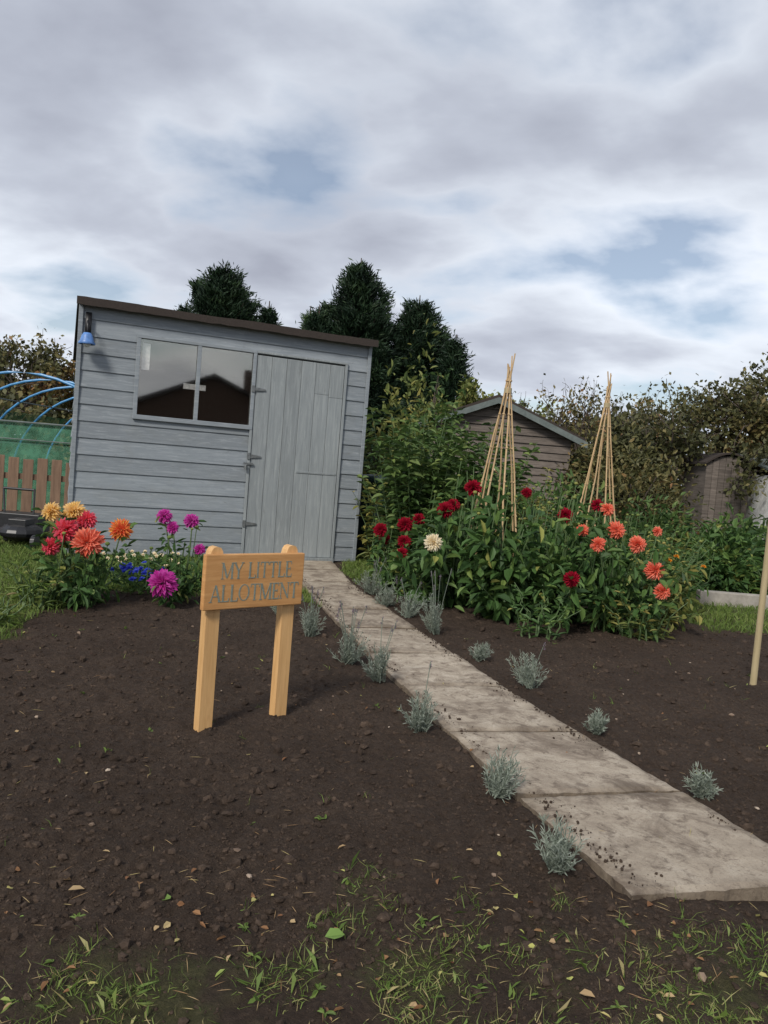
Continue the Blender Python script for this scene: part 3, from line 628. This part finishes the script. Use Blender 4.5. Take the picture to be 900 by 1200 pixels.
def bush(name,c,rx,ry,h,n,ls,mk,zb=0.0,var0=.45,stem=12,asp=.45,lump=.25,simple=False,parent=None):
    mb=MB(); c=np.array([c[0],c[1],zb]); d=rdir(n); d[:,2]=np.abs(d[:,2])**.9*1.0
    d=nrm(d); th=np.arctan2(d[:,1],d[:,0]); r=rng.random(n)**.42
    lm_=1-lump+2*lump*vn(th*1.4+c[0]*3,d[:,2]*2.2+c[1],.45,int(abs(c[0]*10))%9)
    P=c+d*np.array([rx,ry,h])*(r*lm_)[:,None]
    D=nrm(d*.7+rdir(n)*.8+[0,0,.1]); N=nrm(rng.normal(0,.5,(n,3))+[0,0,1])
    cl=vn(P[:,0]*1.3+P[:,1],P[:,2],.22*max(1,h*.5),6)
    va=np.clip(var0+rng.normal(0,.16,n)+.7*(cl-.5),0,1); L=ls*rng.uniform(.6,1.3,n)
    (quads(mb,P,D,N,L,L*asp*1.3,1,va) if simple else leaves(mb,P,D,N,L,L*asp,1,va,curl=.2))
    for k in range(stem):
        q=P[rng.integers(0,n)]; t=np.linspace(0,1,6)[:,None]; s=c+rng.normal(0,.05,3)*[rx,ry,0]; pts=s+(q-s)*np.concatenate([t**1.3,t**1.3,t],1)
        tube(mb,pts,np.linspace(.012,.004,6)*(1+h*.3),5,0)
    return mb.build(name,[M['bark'] if h>1.3 else M['stem'],M[mk]],False)
def tallplant(c,rx,h,ns,leafL,mk,name='tall_perennial',asp=.3,fl=None,nf=0,den=34):
    mb=MB(); c=np.array([c[0],c[1],0.])
    for k in range(ns):
        a=rng.uniform(0,6.283); r=rx*rng.random()**.6; hh=h*rng.uniform(.55,1.12); s=c+[r*.6*math.cos(a),r*.6*math.sin(a),0]
        t=np.linspace(0,1,8); pts=s+np.stack([r*.8*math.cos(a)*t**2,r*.8*math.sin(a)*t**2,hh*t],-1)+rng.normal(0,.01,(8,3)); tube(mb,pts,np.linspace(.007,.002,8),5,0)
        m=int(hh*den); f=np.sort(rng.uniform(.1,1,m)); P=np.stack([np.interp(f,t,pts[:,q]) for q in range(3)],-1); an=np.arange(m)*2.4
        D=np.stack([np.cos(an),np.sin(an),rng.uniform(-.2,.7,m)],-1); leaves(mb,P,D,nrm(rng.normal(0,.3,(m,3))+[0,0,1]),leafL*rng.uniform(.6,1.2,m)*(1.15-.5*f),leafL*asp*rng.uniform(.7,1.2,m),1,np.clip(rng.normal(.45,.22,m)+.3*f-.1,0,1),curl=.3)
        if k<nf: bloom(mb,pts[-1],.022,(0,-.4,1),2,20,.5,1.5)
    mb.build(name,[M['stem'],M[mk]]+([M[fl]] if fl else []),False)
tallplant((.30,7.0),.40,1.36,36,.14,'green',asp=.36,den=42); tallplant((.80,7.1),.42,1.34,36,.14,'green',asp=.36,den=42); tallplant((.55,7.5),.4,1.5,26,.13,'green',asp=.36,den=40)
tallplant((.05,7.6),.28,1.2,22,.12,'yell',asp=.36); tallplant((1.35,7.0),.40,1.0,24,.10,'yell')
tallplant((2.15,6.1),.40,.56,40,.06,'dah','marigold_plant',.3,'p_org',10); tallplant((2.45,6.7),.35,.62,36,.08,'green')
tallplant((2.05,5.75),.30,.60,26,.07,'yell')
tallplant((1.0,4.75),.22,.30,14,.07,'dah','weed_clump'); tallplant((1.75,4.95),.25,.35,18,.07,'yell','weed_clump'); tallplant((.25,5.5),.2,.3,10,.06,'dah','weed_clump')
bush('shrub',(.12,8.9),.45,.4,2.05,1900,.10,'yell',stem=20,lump=.35); bush('shrub',(.62,9.3),.5,.4,1.85,1800,.10,'green',stem=16,lump=.35); bush('shrub',(.25,8.2),.38,.35,1.45,1200,.09,'green',lump=.35)
bush('shrub',(.35,9.6),.3,.3,2.35,700,.09,'yell',stem=14,lump=.4)
bush('shrub',(1.2,8.3),.6,.5,.95,1400,.09,'dah'); bush('shrub',(2.0,8.6),.7,.5,1.05,1500,.09,'green')
bush('shrub',(2.9,8.3),.6,.5,.85,1500,.09,'green'); bush('shrub',(3.45,7.8),.55,.45,.66,1500,.10,'dah'); bush('shrub',(4.2,8.2),.7,.5,.72,1700,.10,'green'); bush('shrub',(3.05,9.8),.8,.6,1.6,2600,.08,'aut',stem=25,lump=.4)
bush('shrub',(3.65,10.2),.5,.5,1.35,1800,.08,'aut',stem=20,lump=.4); bush('shrub',(5.4,9.2),.8,.6,.80,1800,.10,'green'); bush('shrub',(4.2,9.2),.5,.5,.78,1300,.09,'green')
tallplant((2.75,7.3),.3,.62,24,.09,'green'); tallplant((3.9,7.4),.4,.60,26,.09,'dah')
# blue and white bedding flowers at left
mb=MB(); n=500; P=np.stack([rng.normal(-1.58,.13,n),rng.normal(5.15,.12,n),rng.uniform(.0,.16,n)],-1); leaves(mb,P,rdir(n)+[0,0,.5],rdir(n),.035,.015,0,rng.random(n)*.8)
for k in range(34): bloom(mb,(rng.normal(-1.56,.10),rng.normal(4.98,.08),rng.uniform(.13,.22)),.022,(0,-.6,1),1,14,.8,1.4)
mb.build('blue_bedding_plant',[M['dah'],M['p_blu']])
mb=MB(); n=700; P=np.stack([rng.normal(-1.75,.16,n),rng.normal(5.6,.12,n),rng.uniform(.0,.20,n)],-1); leaves(mb,P,rdir(n)+[0,0,.5],rdir(n),.035,.015,0,rng.random(n)*.8)
for k in range(30): bloom(mb,(rng.normal(-1.75,.2),rng.normal(5.5,.10),rng.uniform(.16,.24)),.016,(0,-.6,1),1,12,.8,1.4)
mb.build('white_bedding_plant',[M['dah'],M['p_wht']])
tallplant((-.98,5.05),.14,.16,14,.05,'green','weed_clump'); tallplant((-2.0,4.5),.2,.26,26,.08,'grass','weed_clump',.15); tallplant((-.75,5.5),.15,.14,12,.05,'grass','weed_clump'); tallplant((-2.0,3.9),.15,.16,20,.09,'grass','weed_clump',.12)
def lavender(x,y,h,w,nf=0):
    mb=MB(); c=np.array([x,y,float(gh(np.array(x),np.array(y)))]); ns=int(34+w*120); bias=rng.normal(0,.25,2)
    for k in range(ns):
        a=rng.uniform(0,6.283); lean=rng.random()**.7*w*rng.uniform(.7,1.25); hh=h*rng.uniform(.45,1.15)*(1-.35*min(1,lean/w)**2)
        t=np.linspace(0,1,6); b=c+rng.normal(0,w*.16,3)*[1,1,0]; pts=b+np.stack([(lean*math.cos(a)+bias[0]*w)*t**.9,(lean*math.sin(a)+bias[1]*w)*t**.9,hh*t**1.1],-1)+np.cumsum(rng.normal(0,.0015,(6,3)),0)
        tube(mb,pts,np.linspace(.0020,.0009,6),4,0,.3); m=20; f=rng.uniform(.12,1,m)
        P=np.stack([np.interp(f,t,pts[:,q]) for q in range(3)],-1); D=nrm(pts[-1]-pts[0])*.9+rdir(m)*.75
        leaves(mb,P,D,rdir(m),rng.uniform(.012,.028,m),rng.uniform(.0022,.0038,m),0,np.clip(rng.normal(.48,.25,m)+.25*(f-.5),0,1),curl=.15)
    for k in range(nf):
        a=rng.uniform(0,6.283); e=c+[w*.8*math.cos(a),w*.8*math.sin(a),h*rng.uniform(1.3,1.8)]; tube(mb,[c,(c+e)/2+[0,0,.02],e],.0016,4,0,.3)
        P=e-np.array([0,0,1])*rng.uniform(0,.035,14)[:,None]; leaves(mb,P,rdir(14)+[0,0,.6],rdir(14),.009,.005,1,rng.random(14))
    mb.build('lavender_plant',[M['lav'],M['lavf']],False)
for a in[(-.367,4.31,.17,.08,6),(-.60,4.75,.15,.07,5),(-.114,3.737,.17,.09,9),(.038,3.44,.17,.085,3),(.204,2.87,.15,.072,1),(.415,2.30,.135,.062),(.512,1.90,.13,.055),
  (-.044,5.73,.16,.12,6),(.21,5.03,.16,.09,3),(.369,4.58,.22,.09,5),(.564,4.05,.10,.055),(.747,3.55,.16,.085,1),(.909,2.97,.085,.045),(1.10,2.43,.10,.048),(.05,5.35,.15,.1,3)]: lavender(*a)

# ---------------------------------------------------------------- trees
def grow(mb,p,d,L,r,depth,tips,up=.15,wob=.18,ch=(3,5)):
    pts=[p]; dd=d
    for k in range(5):
        dd=nrm(dd+rng.normal(0,wob,3)+np.array([0,0,up*.4])); pts.append(pts[-1]+dd*L/5)
    pts=np.array(pts); tube(mb,pts,np.linspace(r,r*.55,6),6 if depth>1 else 4,0)
    if depth==0: tips.append(pts[2:]); return
    if depth==1: tips.append(pts[3:])
    for k in range(rng.integers(*ch)):
        i=rng.integers(2,6); nd=nrm(dd+rdir(1)[0]*.95+np.array([0,0,up])); grow(mb,pts[i],nd,L*rng.uniform(.6,.85),r*.55,depth-1,tips,up,wob,ch)
def tree(name,x,y,h,lmat,nper,ls,depth=4,trunk=.28,limbs=5,spread=.8,up=.15,r=.09,s=.18,var0=.45):
    mb=MB(); tips=[]; p=np.array([x,y,-.1]); tp=p+[rng.normal(0,.1),rng.normal(0,.1),h*trunk+.1]
    tube(mb,[p,(p+tp)/2+[.03,0,0],tp],[r*1.25,r,r*.85],9,0)
    for k in range(limbs):
        a=k/limbs*6.283+rng.uniform(-.4,.4); grow(mb,tp-[0,0,rng.uniform(0,h*.06)],nrm(np.array([math.cos(a)*spread,math.sin(a)*spread,rng.uniform(.5,1.1)])),h*.27,r*.6,depth-1,tips,up)
    T=np.concatenate(tips); n=int(len(T)*nper); P=T[rng.integers(0,len(T),n)]+rng.normal(0,s*.5,(n,3)); 
    cl=vn(P[:,0]+P[:,1]*.7,P[:,2],.6,8); L=ls*rng.uniform(.6,1.3,n)
    quads(mb,P,rdir(n)+[0,0,-.2],nrm(rng.normal(0,.6,(n,3))+[0,0,1]),L,L*.6,1,np.clip(var0+rng.normal(0,.18,n)+.8*(cl-.5),0,1))
    mb.build(name,[M['bark'],M[lmat]],False)
def conifer(x,y,h,R,nl=150,top=.8,mk='con',name='conifer_tree',up=.5):
    mb=MB(); c=np.array([x,y,0.]); lean=rng.normal(0,.12,2)
    ax=lambda q: c+np.array([lean[0]*q,lean[1]*q,h*q])
    tube(mb,[ax(0)-[0,0,.1],ax(.5),ax(.99)],[.24,.14,.015],8,0); Cs=[];Ds=[];Vs=[]
    for k in range(nl):
        q=((k+rng.random())/nl)**.85*.98; a=k*2.399+rng.normal(0,.3); pr=np.clip((1-q),0,1)**top*min(1,.65+q*1.4)
        L=R*(pr*rng.uniform(.68,1.22)+.05); u=up*(.35+1.3*q)+rng.normal(0,.12); d=nrm(np.array([math.cos(a),math.sin(a),u])); p0=ax(q*.94)
        t=np.linspace(0,1,6)[:,None]; pts=p0+d*L*t-np.array([0,0,1])*(.10*L*t*(1-q))+np.array([0,0,1])*.16*L*t**3; tube(mb,pts,np.linspace(.045,.008,6)*(1.1-q*.7),5,0)
        m=max(4,int(L*15)); f=np.sqrt(rng.uniform(.06,1,m)); wv=.30*(1.10-f)*L+.04
        C=np.stack([np.interp(f,t[:,0],pts[:,i]) for i in range(3)],-1)+rng.normal(0,1,(m,3))*wv[:,None]*[.8,.8,.45]
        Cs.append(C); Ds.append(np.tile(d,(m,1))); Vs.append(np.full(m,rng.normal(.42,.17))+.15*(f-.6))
    Cs=np.concatenate(Cs);Ds=np.concatenate(Ds);Vs=np.concatenate(Vs); m=22; n=len(Cs)*m
    D=nrm(np.repeat(Ds,m,0)*.9+rdir(n)*.65+[0,0,.05]); L=rng.uniform(.10,.26,n); P=np.repeat(Cs,m,0)+rng.normal(0,.085,(n,3))
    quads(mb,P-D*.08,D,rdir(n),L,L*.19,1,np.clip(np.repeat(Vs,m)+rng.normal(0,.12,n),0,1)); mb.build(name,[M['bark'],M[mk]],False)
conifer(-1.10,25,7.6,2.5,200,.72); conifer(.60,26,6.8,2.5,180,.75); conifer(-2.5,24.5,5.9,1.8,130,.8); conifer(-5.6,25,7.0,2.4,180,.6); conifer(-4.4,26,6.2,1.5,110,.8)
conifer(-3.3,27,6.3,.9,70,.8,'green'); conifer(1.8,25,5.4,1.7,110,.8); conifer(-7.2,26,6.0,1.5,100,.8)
tree('apple_tree',5.3,12.7,3.9,'aut',8,.085,4,.24,7,.9,r=.08)
tree('apple_tree',7.0,12.3,4.8,'aut',8,.085,4,.24,7,.9,r=.10)
tree('apple_tree',4.1,13.2,2.8,'aut',8,.085,4,.22,6,.9,r=.06)
tree('hazel_tree',4.3,19,4.6,'aut',1.3,.11,4,.15,6,.6,.3,r=.06); tree('hazel_tree',6.3,20,4.8,'aut',2.2,.11,4,.15,6,.6,.3,r=.06)
tree('maple_tree',2.6,21,4.3,'yell',7,.16,4,.25,6,.8)
tree('ash_tree',-10.6,21,4.8,'aut',4.5,.14,4,.25,6,.8,var0=.6); tree('ash_tree',-8.4,23,4.4,'aut',5,.14,4,.25,6,.8); tree('ash_tree',-13.5,22,4.8,'aut',5,.14,4,.25,6,.8)
mb=MB(); n=60000; x=rng.uniform(-32,34,n); t=rng.random(n); top=1.7+1.6*vn(x,x*0,2.6,31)+.7*vn(x,x*0,.7,32)+.4*vn(x,x*0,.25,34); y=24+4*rng.random(n)+2*vn(x,x*0,5,9)
z=top*t**.7; P=np.stack([x,y,z],-1); cl=vn(x,z*1.3+y*.3,.9,33); L=rng.uniform(.15,.36,n)
quads(mb,P,rdir(n),nrm(rng.normal(0,.7,(n,3))+[0,-.4,.8]),L,L*.6,0,np.clip(.35+.9*(cl-.5)+rng.normal(0,.15,n),0,1))
mb.build('background_hedge',[M['aut']],False)
for bx,by,rx_,h_,mk_ in((-4.6,14,1.3,1.5,'green'),(-7,13.5,1.6,1.7,'aut'),(-1.6,13.5,1.5,1.7,'green'),(4.6,14.6,1.3,1.9,'aut'),(6.9,12.6,1.0,1.7,'aut'),(8.2,12,1.4,2.3,'aut')):
    bush('bush',(bx,by),rx_,.9,h_,3600,.12,mk_,stem=30,simple=True,lump=.4)

# house behind the viewer (seen mirrored in the shed window)
hs=emp('brick_house',(11.5,-13.5,0),math.radians(32)); mb=MB()
prism(mb,[(-3.2,0),(3.2,0),(3.2,2.2),(0,3.6),(-3.2,2.2)],-3,3,0); mb.build('walls',[M['brick']],parent=hs)
mb=MB()
for s in(-1,1):
    v=[]
    for y in(-3.3,3.3): v+=[(0,y,3.63),(s*3.6,y,2.05),(s*3.6,y,2.2),(0,y,3.75)]
    mb.add(v,[[0,1,2,3],[7,6,5,4],[0,4,5,1],[1,5,6,2],[2,6,7,3],[3,7,4,0]],0)
box(mb,(1.2,-.4,2.9),(1.9,.3,4.3),1); mb.build('roof',[M['tile'],M['brick']],parent=hs)
mb=MB(); box(mb,(-2.2,3.01,.9),(-.8,3.05,2.0),0); box(mb,(.9,3.01,.0),(1.8,3.06,2.0),1); box(mb,(-2.3,3.0,.82),(-.7,3.09,.9),1); mb.build('windows_and_door',[M['dark'],M['white']],parent=hs)

# ---------------------------------------------------------------- camera
cam=bpy.data.cameras.new('camera'); co=bpy.data.objects.new('camera',cam); scene.collection.objects.link(co)
cam.sensor_fit='VERTICAL'; cam.sensor_height=24; cam.lens=18; cam.clip_end=3000; cam.clip_start=.05
p,r=math.radians(3.5),math.radians(4.7)
Rl=Vector((1,0,0)); Ul=Vector((0,math.sin(p),math.cos(p))); Fw=Vector((0,math.cos(p),-math.sin(p)))
cr=math.cos(r)*Rl+math.sin(r)*Ul; cu=-math.sin(r)*Rl+math.cos(r)*Ul
m4=Matrix((cr,cu,-Fw)).transposed().to_4x4(); m4.translation=Vector((0,0,1.0)); co.matrix_world=m4; scene.camera=co

# ---------------------------------------------------------------- light
el=math.radians(40); S=Vector((-.35,-.75,0)).normalized()*math.cos(el)+Vector((0,0,math.sin(el)))
sun=bpy.data.lights.new('sun','SUN'); so=bpy.data.objects.new('sun',sun); scene.collection.objects.link(so)
sun.energy=3.0; sun.angle=math.radians(12); sun.color=(1,.95,.87); so.rotation_euler=S.to_track_quat('Z','Y').to_euler()
w=bpy.data.worlds.new('World'); scene.world=w; w.use_nodes=True; nt=w.node_tree; bg=nt.nodes['Background']
sky=nt.nodes.new('ShaderNodeTexSky'); sky.sky_type='NISHITA'; sky.sun_disc=False; sky.sun_elevation=el; sky.sun_rotation=math.atan2(S.x,S.y)
tc=nt.nodes.new('ShaderNodeTexCoord'); sp=nt.nodes.new('ShaderNodeSeparateXYZ'); nt.links.new(tc.outputs['Generated'],sp.inputs[0])
zc=math_(nt,'ADD',math_(nt,'MAXIMUM',sp.outputs[2],0.),.26)
cb=nt.nodes.new('ShaderNodeCombineXYZ'); nt.links.new(math_(nt,'DIVIDE',sp.outputs[0],zc),cb.inputs[0]); nt.links.new(math_(nt,'DIVIDE',sp.outputs[1],zc),cb.inputs[1])
mp_=nt.nodes.new('ShaderNodeMapping'); mp_.inputs['Rotation'].default_value=(0,0,.45); mp_.inputs['Scale'].default_value=(1.,1.2,1); mp_.inputs['Location'].default_value=(2.7,1.3,0); nt.links.new(cb.outputs[0],mp_.inputs[0])
cv=mp_.outputs[0]
dn=noise(nt,1.9,9,.49,cv,.10)
dens=ramp(nt,dn,[(.36,(.25,.25,.25)),(.49,(1,1,1))])
big=noise(nt,1.0,5,.5,cv,.2)
comb=math_(nt,'ADD',math_(nt,'MULTIPLY',dn,.6),math_(nt,'MULTIPLY',big,.4))
shade=ramp(nt,comb,[(.39,(.80,.84,.91)),(.47,(.66,.70,.77)),(.55,(.48,.51,.585)),(.66,(.34,.36,.43))])
hz=ramp(nt,sp.outputs[2],[(.0,(1.32,1.33,1.33)),(.3,(1.16,1.17,1.18)),(.75,(.88,.89,.92))])
shade=mix(nt,1.0,shade,hz,'MULTIPLY')
vs=nt.nodes.new('ShaderNodeVectorMath'); vs.operation='SCALE'; vs.inputs['Scale'].default_value=10; nt.links.new(shade,vs.inputs[0])
nt.links.new(mix(nt,dens,sky.outputs[0],vs.outputs[0]),bg.inputs[0]); bg.inputs[1].default_value=.1
scene.view_settings.view_transform='Standard'; scene.view_settings.look='None'; scene.view_settings.exposure=0
